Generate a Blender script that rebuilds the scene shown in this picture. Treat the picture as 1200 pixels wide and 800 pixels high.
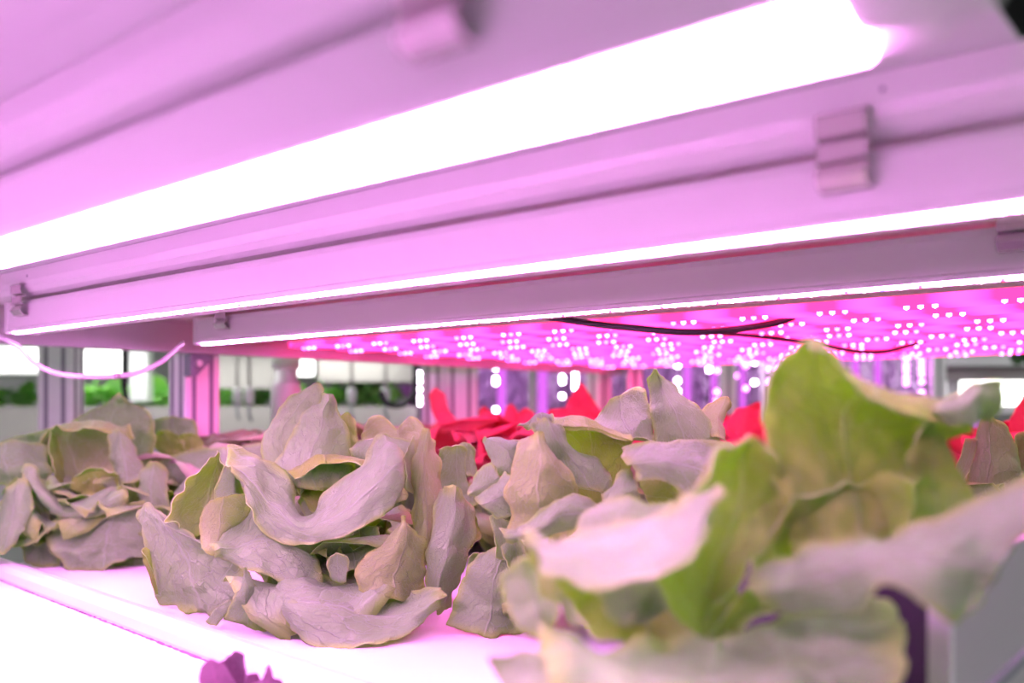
import bpy, bmesh, math, random
import numpy as np
from mathutils import Vector, Matrix

for o in list(bpy.data.objects):
    bpy.data.objects.remove(o)
sc = bpy.context.scene
COL = sc.collection

# ---------------------------------------------------------------- camera
CH = 1.2                      # camera height, the planting board lies at 1.0
CA, SA = math.cos(math.radians(40)), math.sin(math.radians(40))
F = 1072.0
cam = bpy.data.objects.new('camera', bpy.data.cameras.new('camera'))
COL.objects.link(cam)
cam.location = (0, 0, CH)
cam.rotation_euler = (math.radians(90), 0, math.radians(40))
cam.data.sensor_width = 36
cam.data.lens = F / 1200 * 36
cam.data.shift_y = 78 / 1200
cam.data.clip_start = 0.02
cam.data.dof.use_dof = True
cam.data.dof.focus_distance = 0.84
cam.data.dof.aperture_fstop = 3.3
sc.camera = cam

# ---------------------------------------------------------------- world, exposure
w = bpy.data.worlds.new('world'); sc.world = w; w.use_nodes = True
w.node_tree.nodes['Background'].inputs[0].default_value = (.75, .78, .8, 1)
w.node_tree.nodes['Background'].inputs[1].default_value = 0.6
sc.view_settings.view_transform = 'Standard'
sc.view_settings.look = 'None'
sc.view_settings.gamma = 1
sc.view_settings.use_curve_mapping = False
sc.view_settings.exposure = 0.38
sc.cycles.use_denoising = True
sc.cycles.max_bounces = 8
sc.cycles.diffuse_bounces = 5
sc.cycles.glossy_bounces = 4
sc.cycles.transmission_bounces = 4
sc.cycles.caustics_reflective = False
sc.cycles.caustics_refractive = False
sc.cycles.sample_clamp_indirect = 4

LED_POWER = 76.0              # main strips
LED_TINT = (1.0, .29, .98)
PINK_POWER = 5.4              # rear boards

# aisle daylight tubes of the hall, in front of and left of the rack
def area(name, loc, rot, size, power, colour):
    l = bpy.data.lights.new(name, 'AREA'); l.shape = 'RECTANGLE'
    l.size, l.size_y = size; l.energy = power; l.color = colour
    o = bpy.data.objects.new(name, l); COL.objects.link(o)
    o.location = loc; o.rotation_euler = rot
    return o
area('hall_ceiling_light', (-.3, -1.7, 2.9), (math.radians(28), 0, 0), (3.2, .5), 10, (1, .98, .93))
area('hall_ceiling_light', (-3.2, .6, 2.95), (0, 0, 0), (.5, 3.2), 75, (.96, 1, .96))
area('hall_ceiling_light', (1.6, 2.2, 2.95), (0, 0, 0), (.5, 3.2), 60, (.96, 1, .97))

def W(px, py, d):
    r = (px - 600) / F * d
    return (CA * r - SA * d, SA * r + CA * d, CH + (478 - py) / F * d)

# ---------------------------------------------------------------- materials
def mat(name):
    m = bpy.data.materials.new(name); m.use_nodes = True
    nt = m.node_tree; nt.nodes.clear()
    return m, nt
def N(nt, t, **kw):
    n = nt.nodes.new(t)
    for k, v in kw.items():
        if k in n.inputs.keys(): n.inputs[k].default_value = v
        else: setattr(n, k, v)
    return n
def plain(name, col, rough=.5, metal=0., spec=.5, noise=.06, nscale=30., bump=0., coat=0.):
    m, nt = mat(name); L = nt.links.new
    out = N(nt, 'ShaderNodeOutputMaterial'); p = N(nt, 'ShaderNodeBsdfPrincipled')
    p.inputs['Roughness'].default_value = rough; p.inputs['Metallic'].default_value = metal
    p.inputs['Specular IOR Level'].default_value = spec
    p.inputs['Coat Weight'].default_value = coat
    tc = N(nt, 'ShaderNodeTexCoord'); no = N(nt, 'ShaderNodeTexNoise')
    no.inputs['Scale'].default_value = nscale; no.inputs['Detail'].default_value = 4
    L(tc.outputs['Object'], no.inputs['Vector'])
    mx = N(nt, 'ShaderNodeMix', data_type='RGBA')
    mx.inputs[6].default_value = (*[c * (1 - noise) for c in col], 1)
    mx.inputs[7].default_value = (*[min(1, c * (1 + noise)) for c in col], 1)
    L(no.outputs['Fac'], mx.inputs[0]); L(mx.outputs[2], p.inputs['Base Color'])
    if bump:
        b = N(nt, 'ShaderNodeBump'); b.inputs['Strength'].default_value = bump; b.inputs['Distance'].default_value = .002
        L(no.outputs['Fac'], b.inputs['Height']); L(b.outputs[0], p.inputs['Normal'])
    L(p.outputs[0], out.inputs[0])
    return m
def emit(name, col, s):
    m, nt = mat(name)
    out = N(nt, 'ShaderNodeOutputMaterial'); e = N(nt, 'ShaderNodeEmission')
    e.inputs[0].default_value = (*col, 1); e.inputs[1].default_value = s
    nt.links.new(e.outputs[0], out.inputs[0]); return m

def leaf_material(name, c_low, c_high, c_vein, c_trans, trans=.32, edge=None, rough=.45, sheen=.12, bump=.35, spots=None):
    m, nt = mat(name); L = nt.links.new
    out = N(nt, 'ShaderNodeOutputMaterial'); p = N(nt, 'ShaderNodeBsdfPrincipled')
    p.inputs['Roughness'].default_value = rough
    p.inputs['Specular IOR Level'].default_value = .45
    p.inputs['Sheen Weight'].default_value = sheen
    p.inputs['Sheen Roughness'].default_value = .5
    tc = N(nt, 'ShaderNodeTexCoord'); sep = N(nt, 'ShaderNodeSeparateXYZ')
    # mottled blade colour
    n1 = N(nt, 'ShaderNodeTexNoise'); n1.inputs['Scale'].default_value = 22; n1.inputs['Detail'].default_value = 5
    L(tc.outputs['Object'], n1.inputs['Vector'])
    mx = N(nt, 'ShaderNodeMix', data_type='RGBA')
    mx.inputs[6].default_value = (*c_low, 1); mx.inputs[7].default_value = (*c_high, 1)
    r1 = N(nt, 'ShaderNodeMapRange'); r1.inputs[1].default_value = .35; r1.inputs[2].default_value = .65
    L(n1.outputs['Fac'], r1.inputs[0]); L(r1.outputs[0], mx.inputs[0])
    # veins from uv: v runs base to tip, u across
    L(tc.outputs['UV'], sep.inputs[0])
    nd = N(nt, 'ShaderNodeTexNoise'); nd.inputs['Scale'].default_value = 4.5; nd.inputs['Detail'].default_value = 3
    L(tc.outputs['UV'], nd.inputs['Vector'])
    def M(op, a, b=None, c=None):
        q = N(nt, 'ShaderNodeMath', operation=op)
        for i, x in enumerate((a, b, c)):
            if x is None: continue
            if isinstance(x, (int, float)): q.inputs[i].default_value = x
            else: L(x, q.inputs[i])
        return q.outputs[0]
    wob = M('MULTIPLY', M('SUBTRACT', nd.outputs['Fac'], .5), .5)
    au = M('ABSOLUTE', M('SUBTRACT', sep.outputs[0], .5))
    t = M('ADD', M('SUBTRACT', sep.outputs[1], M('MULTIPLY', au, .9)), wob)
    side = M('ABSOLUTE', M('SUBTRACT', M('FRACT', M('MULTIPLY', t, 6.0)), .5))
    sv = M('SUBTRACT', 1.0, M('MINIMUM', M('MULTIPLY', side, 17.0), 1.0))
    mid = M('SUBTRACT', 1.0, M('MINIMUM', M('MULTIPLY', M('ABSOLUTE', M('ADD', M('SUBTRACT', sep.outputs[0], .5), M('MULTIPLY', wob, .25))), 45.0), 1.0))
    vo = N(nt, 'ShaderNodeTexVoronoi', feature='DISTANCE_TO_EDGE'); vo.inputs['Scale'].default_value = 9
    vv = N(nt, 'ShaderNodeVectorMath', operation='ADD'); L(tc.outputs['UV'], vv.inputs[0]); 
    cb = N(nt, 'ShaderNodeCombineXYZ'); L(wob, cb.inputs[0]); L(M('MULTIPLY', wob, -.8), cb.inputs[1]); L(cb.outputs[0], vv.inputs[1])
    L(vv.outputs[0], vo.inputs['Vector'])
    net = M('MULTIPLY', M('SUBTRACT', 1.0, M('MINIMUM', M('MULTIPLY', vo.outputs['Distance'], 26.0), 1.0)), .45)
    vein = M('MAXIMUM', M('MAXIMUM', M('MULTIPLY', sv, .8), mid), net)
    mv = N(nt, 'ShaderNodeMix', data_type='RGBA'); mv.inputs[7].default_value = (*c_vein, 1)
    L(M('MULTIPLY', vein, .6), mv.inputs[0]); L(mx.outputs[2], mv.inputs[6])
    # the margin of the blade is a thinner yellow green
    eu = M('MULTIPLY', au, 2.0); ev = M('ABSOLUTE', M('SUBTRACT', M('MULTIPLY', sep.outputs[1], 2.0), 1.0))
    er = N(nt, 'ShaderNodeMapRange', interpolation_type='SMOOTHSTEP'); er.inputs[1].default_value = .80; er.inputs[2].default_value = 1.02
    L(M('ADD', M('MAXIMUM', eu, ev), M('MULTIPLY', wob, .5)), er.inputs[0])
    me_ = N(nt, 'ShaderNodeMix', data_type='RGBA'); me_.inputs[7].default_value = (*(edge or c_high), 1)
    L(M('MULTIPLY', er.outputs[0], .75), me_.inputs[0]); L(mv.outputs[2], me_.inputs[6])
    L(me_.outputs[2], p.inputs['Base Color'])
    # relief: veins raised, fine grain, blisters
    n2 = N(nt, 'ShaderNodeTexNoise'); n2.inputs['Scale'].default_value = 95; n2.inputs['Detail'].default_value = 3
    n3 = N(nt, 'ShaderNodeTexNoise'); n3.inputs['Scale'].default_value = 700
    L(tc.outputs['Object'], n2.inputs['Vector']); L(tc.outputs['Object'], n3.inputs['Vector'])
    h = M('ADD', M('ADD', M('MULTIPLY', vein, .9), M('MULTIPLY', n2.outputs['Fac'], 1.6)), M('MULTIPLY', n3.outputs['Fac'], .5))
    b = N(nt, 'ShaderNodeBump'); b.inputs['Strength'].default_value = bump; b.inputs['Distance'].default_value = .0018
    L(h, b.inputs['Height']); L(b.outputs[0], p.inputs['Normal'])
    tr = N(nt, 'ShaderNodeBsdfTranslucent'); tr.inputs[0].default_value = (*c_trans, 1)
    ms = N(nt, 'ShaderNodeMixShader'); ms.inputs[0].default_value = trans
    L(p.outputs[0], ms.inputs[1]); L(tr.outputs[0], ms.inputs[2]); L(ms.outputs[0], out.inputs[0])
    return m

MT = {}
MT['leaf'] = leaf_material('butterhead_leaf', (.180, .335, .135), (.25, .43, .20), (.44, .62, .37), (.42, .78, .01), trans=.42, bump=.85, edge=(.34, .54, .08))
MT['heart'] = leaf_material('butterhead_inner_shade_leaf', (.24, .38, .045), (.32, .46, .09), (.48, .62, .22), (.38, .80, .01), trans=.45, bump=.85, edge=(.36, .56, .07))  # yellower inner blades, with the yellow-green of shaded folds put into the colour
MT['mid'] = leaf_material('butterhead_half_shade_leaf', (.22, .36, .10), (.29, .44, .15), (.46, .62, .30), (.44, .76, .01), trans=.42, bump=.85, edge=(.38, .54, .08))  # halfway between the plain blade and the shaded yellow-green one
MT['leaf_rim'] = leaf_material('butterhead_leaf_rim', (.48, .68, .24), (.54, .76, .30), (.6, .65, .3), (.4, .85, .08))
MT['young'] = leaf_material('young_leaf', (.28, .34, .17), (.38, .36, .24), (.5, .5, .35), (.55, .6, .08))
MT['red'] = leaf_material('red_leaf', (.52, .10, .14), (.62, .16, .15), (.6, .24, .2), (.8, .16, .06), trans=.3)
MT['purple'] = leaf_material('purple_leaf', (.07, .045, .06), (.13, .07, .10), (.25, .08, .15), (.4, .05, .2), trans=.2)
MT['herb'] = leaf_material('herb_leaf', (.16, .55, .10), (.35, .72, .18), (.5, .7, .3), (.4, .9, .08), trans=.3)
MT['dark_herb'] = leaf_material('dark_herb_leaf', (.03, .10, .03), (.06, .16, .05), (.1, .2, .1), (.1, .3, .04), trans=.15)
MT['white_metal'] = plain('white_painted_metal', (.82, .82, .82), .42, spec=.45, noise=.02, nscale=8, coat=.05)
MT['panel'] = plain('glossy_white_panel', (.78, .78, .79), .10, spec=.55, noise=.02, nscale=6)
MT['tray'] = plain('white_planting_board', (.74, .74, .75), .35, noise=.03, nscale=9, bump=.1)
MT['rim'] = plain('white_tray_rim', (.70, .70, .72), .25, noise=.02, nscale=9)
MT['dirt'] = plain('dirty_joint', (.16, .10, .15), .9, noise=.9, nscale=160)
MT['alu'] = plain('aluminium', (.80, .81, .82), .4, metal=.2, noise=.05, nscale=40)
MT['groove'] = plain('dark_groove', (.24, .24, .28), .6)
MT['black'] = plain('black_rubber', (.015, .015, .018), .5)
MT['grey'] = plain('grey_plastic', (.20, .23, .25), .45)
MT['white_plastic'] = plain('white_plastic', (.78, .78, .77), .35)
MT['cable'] = plain('pale_cable', (.72, .66, .74), .4)
MT['beige'] = plain('warm_grey_board', (.34, .315, .31), .6)
MT['beam'] = plain('grey_beam', (.46, .44, .46), .38, metal=.15, noise=.03)
MT['wall'] = plain('hall_wall', (.74, .73, .73), .8, noise=.08, nscale=2)
MT['floor'] = plain('hall_floor', (.30, .31, .32), .4, noise=.1, nscale=3)
MT['ceiling'] = plain('hall_ceiling', (.02, .02, .022), .9)
MT['clip'] = plain('clip_metal', (.78, .70, .72), .22, metal=.6, noise=.02)
MT['glow'] = emit('led_diffuser', LED_TINT, LED_POWER)
MT['led_white'] = emit('led_white', (1, .75, 1), 26)
MT['led_red'] = emit('led_red', (1, .05, .12), 7)
MT['led_blue'] = emit('led_blue', (.12, .12, 1), 9)
MT['led_pink'] = emit('led_pink', (1, .25, 1), 9)
MT['led_violet'] = emit('led_violet', (.6, .15, 1), 6)
def pink():
    m, nt = mat('pink_diffuser'); L = nt.links.new
    out = N(nt, 'ShaderNodeOutputMaterial'); e = N(nt, 'ShaderNodeEmission'); e.inputs[1].default_value = PINK_POWER
    tc = N(nt, 'ShaderNodeTexCoord'); sp = N(nt, 'ShaderNodeSeparateXYZ'); L(tc.outputs['Object'], sp.inputs[0])
    a = N(nt, 'ShaderNodeMath', operation='MULTIPLY'); a.inputs[1].default_value = 2 * math.pi / .085; L(sp.outputs[0], a.inputs[0])
    b = N(nt, 'ShaderNodeMath', operation='SINE'); L(a.outputs[0], b.inputs[0])
    r = N(nt, 'ShaderNodeMapRange'); r.inputs[1].default_value = -.6; r.inputs[2].default_value = 1; L(b.outputs[0], r.inputs[0])
    mx = N(nt, 'ShaderNodeMix', data_type='RGBA'); mx.inputs[6].default_value = (.62, .014, .09, 1); mx.inputs[7].default_value = (.95, .032, .30, 1)
    L(r.outputs[0], mx.inputs[0]); L(mx.outputs[2], e.inputs[0]); L(e.outputs[0], out.inputs[0]); return m
MT['pink_glow'] = pink()   # red and violet chips alternate under the diffuser
MT['tube'] = emit('white_tube', (1, 1, .97), 3.5)
MT['violet_reflection'] = emit('violet_reflection', (.85, .16, 1), .8)  # glow that imitates violet reflections in the foil
# crinkled mylar curtain
def foil():
    m, nt = mat('crinkled_foil'); L = nt.links.new
    out = N(nt, 'ShaderNodeOutputMaterial'); p = N(nt, 'ShaderNodeBsdfPrincipled')
    p.inputs['Metallic'].default_value = 1; p.inputs['Roughness'].default_value = .4
    p.inputs['Base Color'].default_value = (.85, .55, .95, 1)
    tc = N(nt, 'ShaderNodeTexCoord'); mp = N(nt, 'ShaderNodeMapping'); mp.inputs['Scale'].default_value = (34, 34, 20)
    no = N(nt, 'ShaderNodeTexNoise'); no.inputs['Scale'].default_value = 1; no.inputs['Detail'].default_value = 3
    b = N(nt, 'ShaderNodeBump'); b.inputs['Strength'].default_value = 1; b.inputs['Distance'].default_value = .05
    L(tc.outputs['Object'], mp.inputs[0]); L(mp.outputs[0], no.inputs['Vector']); L(no.outputs['Fac'], b.inputs['Height'])
    L(b.outputs[0], p.inputs['Normal']); L(p.outputs[0], out.inputs[0]); return m
MT['foil'] = foil()

# ---------------------------------------------------------------- builders
def link_mesh(name, bm, m, parent=None, smooth=False):
    me = bpy.data.meshes.new(name); bm.to_mesh(me); bm.free()
    for x in (m if isinstance(m, list) else [m]): me.materials.append(x)
    if smooth: me.polygons.foreach_set('use_smooth', [True] * len(me.polygons))
    o = bpy.data.objects.new(name, me); COL.objects.link(o)
    if parent: o.parent = parent
    return o
def tag(o, label=None, cat=None, group=None, kind=None):
    if label: o['label'] = label
    if cat: o['category'] = cat
    if group: o['group'] = group
    if kind: o['kind'] = kind
    return o
def thing(name, label, cat, loc=(0, 0, 0), group=None):
    o = bpy.data.objects.new(name, None); COL.objects.link(o); o.location = loc
    o.empty_display_size = .05
    return tag(o, label, cat, group)
def add_box(bm, lo, hi, mi=0, bev=0):
    vs = [bm.verts.new((x, y, z)) for x in (lo[0], hi[0]) for y in (lo[1], hi[1]) for z in (lo[2], hi[2])]
    fs = [(0, 1, 3, 2), (4, 6, 7, 5), (0, 4, 5, 1), (2, 3, 7, 6), (0, 2, 6, 4), (1, 5, 7, 3)]
    out = []
    for f in fs:
        q = bm.faces.new([vs[i] for i in f]); q.material_index = mi; out.append(q)
    if bev:
        bmesh.ops.bevel(bm, geom=list({e for f in out for e in f.edges}), offset=bev, segments=2, affect='EDGES', profile=.5)
def box(name, lo, hi, m, parent=None, bev=0):
    bm = bmesh.new(); add_box(bm, lo, hi, 0, bev); return link_mesh(name, bm, m, parent)
def extrude_x(bm, prof, x0, x1, mi=0):
    """profile of (y,z) swept along x, capped"""
    a = [bm.verts.new((x0, y, z)) for y, z in prof]; b = [bm.verts.new((x1, y, z)) for y, z in prof]
    n = len(prof)
    for i in range(n):
        f = bm.faces.new((a[i], a[(i + 1) % n], b[(i + 1) % n], b[i])); f.material_index = mi
    bm.faces.new(a[::-1]).material_index = mi; bm.faces.new(b).material_index = mi
def add_tube(bm, pts, r, seg=8, mi=0):
    pts = [Vector(p) for p in pts]; rings = []
    for i, p in enumerate(pts):
        t = (pts[min(i + 1, len(pts) - 1)] - pts[max(i - 1, 0)]).normalized()
        up = Vector((0, 0, 1)) if abs(t.z) < .9 else Vector((1, 0, 0))
        a = t.cross(up).normalized(); b = t.cross(a)
        rr = r[i] if isinstance(r, (list, tuple)) else r
        rings.append([bm.verts.new(p + a * math.cos(k * 2 * math.pi / seg) * rr + b * math.sin(k * 2 * math.pi / seg) * rr) for k in range(seg)])
    for A, B in zip(rings, rings[1:]):
        for k in range(seg):
            f = bm.faces.new((A[k], A[(k + 1) % seg], B[(k + 1) % seg], B[k])); f.material_index = mi; f.smooth = True
    bm.faces.new(rings[0][::-1]).material_index = mi; bm.faces.new(rings[-1]).material_index = mi
def spline(pts, n=8):
    P = np.array(pts, float); return resample(P[None], (len(pts) - 1) * n + 1)[0]
def resample(G, n):
    """G: (rows, k, 3) catmull-rom along axis 1 to n samples"""
    k = G.shape[1]
    if k == 1: return np.repeat(G, n, 1)
    P = np.concatenate([2 * G[:, :1] - G[:, 1:2], G, 2 * G[:, -1:] - G[:, -2:-1]], 1)
    t = np.linspace(0, k - 1, n); i = np.minimum(t.astype(int), k - 2); f = (t - i)[None, :, None]
    a, b, c, d = P[:, i], P[:, i + 1], P[:, i + 2], P[:, i + 3]
    return .5 * (2 * b + (c - a) * f + (2 * a - 5 * b + 4 * c - d) * f ** 2 + (3 * b - a - 3 * c + d) * f ** 3)

def vnoise(P, seed=0):
    """value noise in 3d, -1..1"""
    P = P + seed * 7.31; i = np.floor(P).astype(np.int64); f = P - i; f = f * f * (3 - 2 * f)
    def h(x, y, z):
        n = (x * 374761393 + y * 668265263 + z * 2147483647 + seed * 1013) & 0xffffffff
        n = ((n ^ (n >> 13)) * 1274126177) & 0xffffffff
        return ((n ^ (n >> 16)) & 0xffff) / 32767.5 - 1
    r = 0
    for dx in (0, 1):
        for dy in (0, 1):
            for dz in (0, 1):
                wt = (f[..., 0] if dx else 1 - f[..., 0]) * (f[..., 1] if dy else 1 - f[..., 1]) * (f[..., 2] if dz else 1 - f[..., 2])
                r = r + wt * h(i[..., 0] + dx, i[..., 1] + dy, i[..., 2] + dz)
    return r
def normals(G):
    du = np.gradient(G, axis=1); dv = np.gradient(G, axis=0)
    n = np.cross(du, dv); return n / (np.linalg.norm(n, axis=-1, keepdims=True) + 1e-12)

def grid_mesh(name, G):
    nv, nu = G.shape[:2]
    idx = np.arange(nv * nu).reshape(nv, nu)
    fc = np.stack([idx[:-1, :-1], idx[:-1, 1:], idx[1:, 1:], idx[1:, :-1]], -1).reshape(-1, 4)
    me = bpy.data.meshes.new(name)
    me.from_pydata(G.reshape(-1, 3).tolist(), [], fc.tolist())
    uv = me.uv_layers.new(name='UVMap')
    uu, vv = np.meshgrid(np.linspace(0, 1, nu), np.linspace(0, 1, nv))
    U = np.stack([uu.ravel(), vv.ravel()], -1)[fc.ravel()]
    uv.data.foreach_set('uv', U.ravel())
    me.polygons.foreach_set('use_smooth', [True] * len(me.polygons))
    return me

LEAF_SEED = [0]
def hero_leaf(parent, D, rows, bulge=0., nu=40, nv=40, rnd=.17, m='leaf', ruf=1., thick=.0007, seed=None):
    """rows: each [dz0, dz1, x,y, x,y, ...]; photo pixels with the depth in cm from the head's own depth D; unprojected into the
    room so that the blade is a real curved surface of real size."""
    LEAF_SEED[0] += 1; seed = LEAF_SEED[0] if seed is None else seed
    R = []
    for r in rows:
        z0, z1 = r[0], r[1]; p = np.array(r[2:], float).reshape(-1, 2); k = len(p)
        zz = np.linspace(z0, z1, k) / 100 + D
        if k > 2: zz -= bulge / 100 * np.sin(np.linspace(0, math.pi, k))
        R.append(resample(np.array([W(a, b, z) for (a, b), z in zip(p, zz)])[None], 13)[0])
    G = np.array(R)                                       # rows,13,3
    G = resample(np.swapaxes(G, 0, 1), 2 * nv)             # 13,2nv,3
    G = np.swapaxes(G, 0, 1); G = resample(G, 2 * nu)      # 2nv,2nu,3
    # round the corners (elliptical squeeze), then look the surface up there
    u, v = np.meshgrid(np.linspace(-1, 1, nu), np.linspace(-1, 1, nv))
    uu = u * np.sqrt(1 - rnd * v * v); vv = v * np.sqrt(1 - rnd * u * u)
    fi = (vv + 1) / 2 * (2 * nv - 1); fj = (uu + 1) / 2 * (2 * nu - 1)
    i = np.clip(fi.astype(int), 0, 2 * nv - 2); j = np.clip(fj.astype(int), 0, 2 * nu - 2)
    a = (fi - i)[..., None]; b = (fj - j)[..., None]
    S = G[i, j] * (1 - a) * (1 - b) + G[i + 1, j] * a * (1 - b) + G[i, j + 1] * (1 - a) * b + G[i + 1, j + 1] * a * b
    n = normals(S)
    e = np.maximum(np.abs(u), np.abs(v)); edge = np.clip((e - .55) / .45, 0, 1)[..., None] ** 2
    size = D                                               # nearer heads are drawn larger, noise is metric
    big = vnoise(S * 24, seed)[..., None]; med = vnoise(S * 60, seed + 3)[..., None]; fine = vnoise(S * 105, seed + 5)[..., None]
    S = S + n * (big * .0052 * ruf + med * (.0017 + .0035 * edge) * ruf + fine * (.0016 + .0016 * edge) * ruf)
    # wavy, slightly nicked margin
    c = S.mean((0, 1)); dirv = S - c; dirv /= np.linalg.norm(dirv, axis=-1, keepdims=True) + 1e-9
    S = S + dirv * edge * (vnoise(S * 90, seed + 9)[..., None] * .0022 + vnoise(S * 300, seed + 11)[..., None] * .0007) * ruf
    me = grid_mesh('leaf', S)
    me.materials.append(MT[m]); me.materials.append(MT['leaf_rim'] if m in ('leaf', 'heart', 'mid') else MT[m])
    o = bpy.data.objects.new('leaf', me); COL.objects.link(o)
    if parent:
        o.parent = parent; o.matrix_parent_inverse = parent.matrix_basis.inverted()
    s = o.modifiers.new('thickness', 'SOLIDIFY'); s.thickness = thick; s.offset = 0; s.material_offset_rim = 1
    return o

def blade(L, Wd, th0, th1, cup=1., roll=.5, ruf=.012, seed=0, n=16, stem=.14, twist=0.):
    """procedural leaf in its own frame: grows out along +x from the origin, up is z; returns grid"""
    rs = np.random.RandomState(seed)
    v = np.linspace(0, 1, n); th = np.radians(th0 + (th1 - th0) * v ** 1.6)
    ds = L / (n - 1)
    x = np.concatenate([[0], np.cumsum(np.cos(th[:-1]) * ds)]); z = np.concatenate([[0], np.cumsum(np.sin(th[:-1]) * ds)])
    wd = Wd / 2 * np.maximum(stem, np.clip(v * 1.7, 0, 1) ** .8 * np.sqrt(np.clip(1 - np.clip((v - .62) / .39, 0, 1) ** 2.4, .04, 1)))
    u = np.linspace(-1, 1, n)
    U, V = np.meshgrid(u, v); S = U * wd[:, None]
    nx, nz = -np.sin(th), np.cos(th)
    k = cup * S ** 2 / (Wd * .8) - roll * np.clip(np.abs(U) - .55, 0, 1) ** 2 * Wd * .9
    k = k - roll * np.clip(V - .75, 0, 1) ** 2 * Wd * 1.5
    ph = rs.rand(4) * 6.28
    k = k + ruf * (np.abs(U) ** 2 * (np.sin(V * 13 + ph[0] + U) + .6 * np.sin(V * 23 + ph[1])) + V ** 3 * np.sin(U * 5 + ph[2]) + .6 * V ** 3 * np.sin(U * 11 + ph[3]))
    G = np.stack([x[:, None] + nx[:, None] * k, S + twist * V * V * L * .3, z[:, None] + nz[:, None] * k], -1)
    nn = normals(G); G = G + nn * vnoise(G * 45, seed)[..., None] * .0022
    return G
def put(G, az, base):
    c, s = math.cos(az), math.sin(az); A = G.copy()
    A[..., 0] = G[..., 0] * c - G[..., 1] * s + base[0]; A[..., 1] = G[..., 0] * s + G[..., 1] * c + base[1]; A[..., 2] = G[..., 2] + base[2]
    return A
def leaf_part(parent, G, m, thick=.0006, name='leaf'):
    me = grid_mesh(name, G); me.materials.append(MT[m]); me.materials.append(MT['leaf_rim'] if m == 'leaf' else MT[m])
    o = bpy.data.objects.new(name, me); COL.objects.link(o); o.parent = parent
    if thick:
        s = o.modifiers.new('thickness', 'SOLIDIFY'); s.thickness = thick; s.offset = 0; s.material_offset_rim = 1
    return o
def head_leaves(parent, R, H, seed, m='leaf', n=16, res=16, inner=1., open_=1., up=0.):
    """rosette: outer leaves lie low, inner ones stand; golden angle order"""
    rs = random.Random(seed)
    for k in range(n):
        f = k / (n - 1)                                    # 0 outer .. 1 heart
        L = (R * 1.15) * (1 - .45 * f) * rs.uniform(.9, 1.1)
        th0 = min(86, 25 + 55 * f + up + rs.uniform(-6, 6)); th1 = -5 + up + 70 * f * inner + rs.uniform(-14, 14)
        if f < .35: th1 -= 15 * open_
        L = min(L, H / max(.25, math.sin(math.radians((th0 + th1) / 2)))) if f > .3 else L
        Wd = L * rs.uniform(.85, 1.1)
        G = blade(L, Wd, th0, th1, cup=.5 + .7 * f, roll=rs.uniform(.35, .9), ruf=.05 * L, seed=seed * 50 + k, n=res, twist=rs.uniform(-.5, .5))
        leaf_part(parent, put(G, k * 2.39996 + rs.uniform(-.25, .25) + seed, (0, 0, .004 + .012 * f)), m)
def children(o): return [c for c in bpy.data.objects if c.parent is o]
def stem_part(parent, m='leaf_rim', r=.012, h=.03, z0=-.006):
    bm = bmesh.new(); add_tube(bm, [(0, 0, z0), (0, 0, h * .5), (0, 0, h)], [r, r * 1.15, r * .6], 10)
    return link_mesh('stem', bm, MT[m], parent)

# ================================================================ hall
def struct(name, lo, hi, m): return tag(box(name, lo, hi, MT[m]), kind='structure')
struct('floor', (-7, -3, -.1), (4, 8, 0), 'floor')
struct('ceiling', (-7, -3, 3.1), (4, 8, 3.2), 'ceiling')
struct('wall_left', (-7.1, -3, 0), (-7, 8, 3.1), 'wall')
struct('wall_right', (4, -3, 0), (4.1, 8, 3.1), 'wall')
struct('wall_back', (-7, 8, 0), (4, 8.1, 3.1), 'wall')
struct('wall_front', (-7, -3.1, 0), (4, -3, 3.1), 'wall')

# ================================================================ rack
X0, X1 = -1.25, -.087          # shelf run
rack = thing('grow_rack', 'white grow shelf rack of aluminium posts holding the lettuce board and lamp ceiling', 'rack', (0, 0, 0))
def post(parent, x, y, wx, wy, z0, z1, m='alu', rot=0.):
    """slotted aluminium profile with recessed grooves on its four sides"""
    bm = bmesh.new()
    def prof(w_, n):           # positions of the slot along a side
        return []
    add_box(bm, (-wx / 2, -wy / 2, z0), (wx / 2, wy / 2, z1), 0, .002)
    for s in (-1, 1):
        for f in ((-.25, .25) if wx > .045 else (0,)):
            add_box(bm, (f * wx - .004, s * wy / 2 - .0006, z0), (f * wx + .004, s * wy / 2 + .0006, z1), 1)
        for f in ((-.25, .25) if wy > .045 else (0,)):
            add_box(bm, (s * wx / 2 - .0006, f * wy - .004, z0), (s * wx / 2 + .0006, f * wy + .004, z1), 1)
    o = link_mesh('post', bm, [MT[m], MT['groove']], parent)
    o.location = (x, y, 0); o.rotation_euler[2] = rot
    return o
ZP = CH + .16                   # underside of the lamp ceiling
box('lamp_ceiling_panel', (X0 - .02, -.32, ZP), (X1, 1.96, ZP + .002), MT['panel'], rack)
XE = -.122                      # end of the planting board
SL = -.066                     # the rim runs slightly askew to the lamps
def slab(name, pts, z0, z1, m):
    bm = bmesh.new(); a = [bm.verts.new((x, y, z0)) for x, y in pts]; b = [bm.verts.new((x, y, z1)) for x, y in pts]
    for i in range(len(pts)): bm.faces.new((a[i], a[(i + 1) % len(pts)], b[(i + 1) % len(pts)], b[i]))
    bm.faces.new(a[::-1]); bm.faces.new(b); return link_mesh(name, bm, MT[m])
ry = lambda x, y: y + SL * (x - X0)
pb_ = tag(slab('planting_board', [(X0, .484), (XE - .003, ry(XE, .484)), (XE - .003, 1.93), (X0, 1.93)], .975, 1.0, 'tray'), 'white planting board under the lettuces behind the rounded rim', 'planting board')
fb_ = tag(slab('front_board', [(X0 - .05, -.45), (.35, -.45), (.35, ry(.35, .4515)), (X0 - .05, ry(X0 - .05, .4515))], .965, .993, 'tray'), 'overexposed white front board before the rounded rim', 'planting board')
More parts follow.
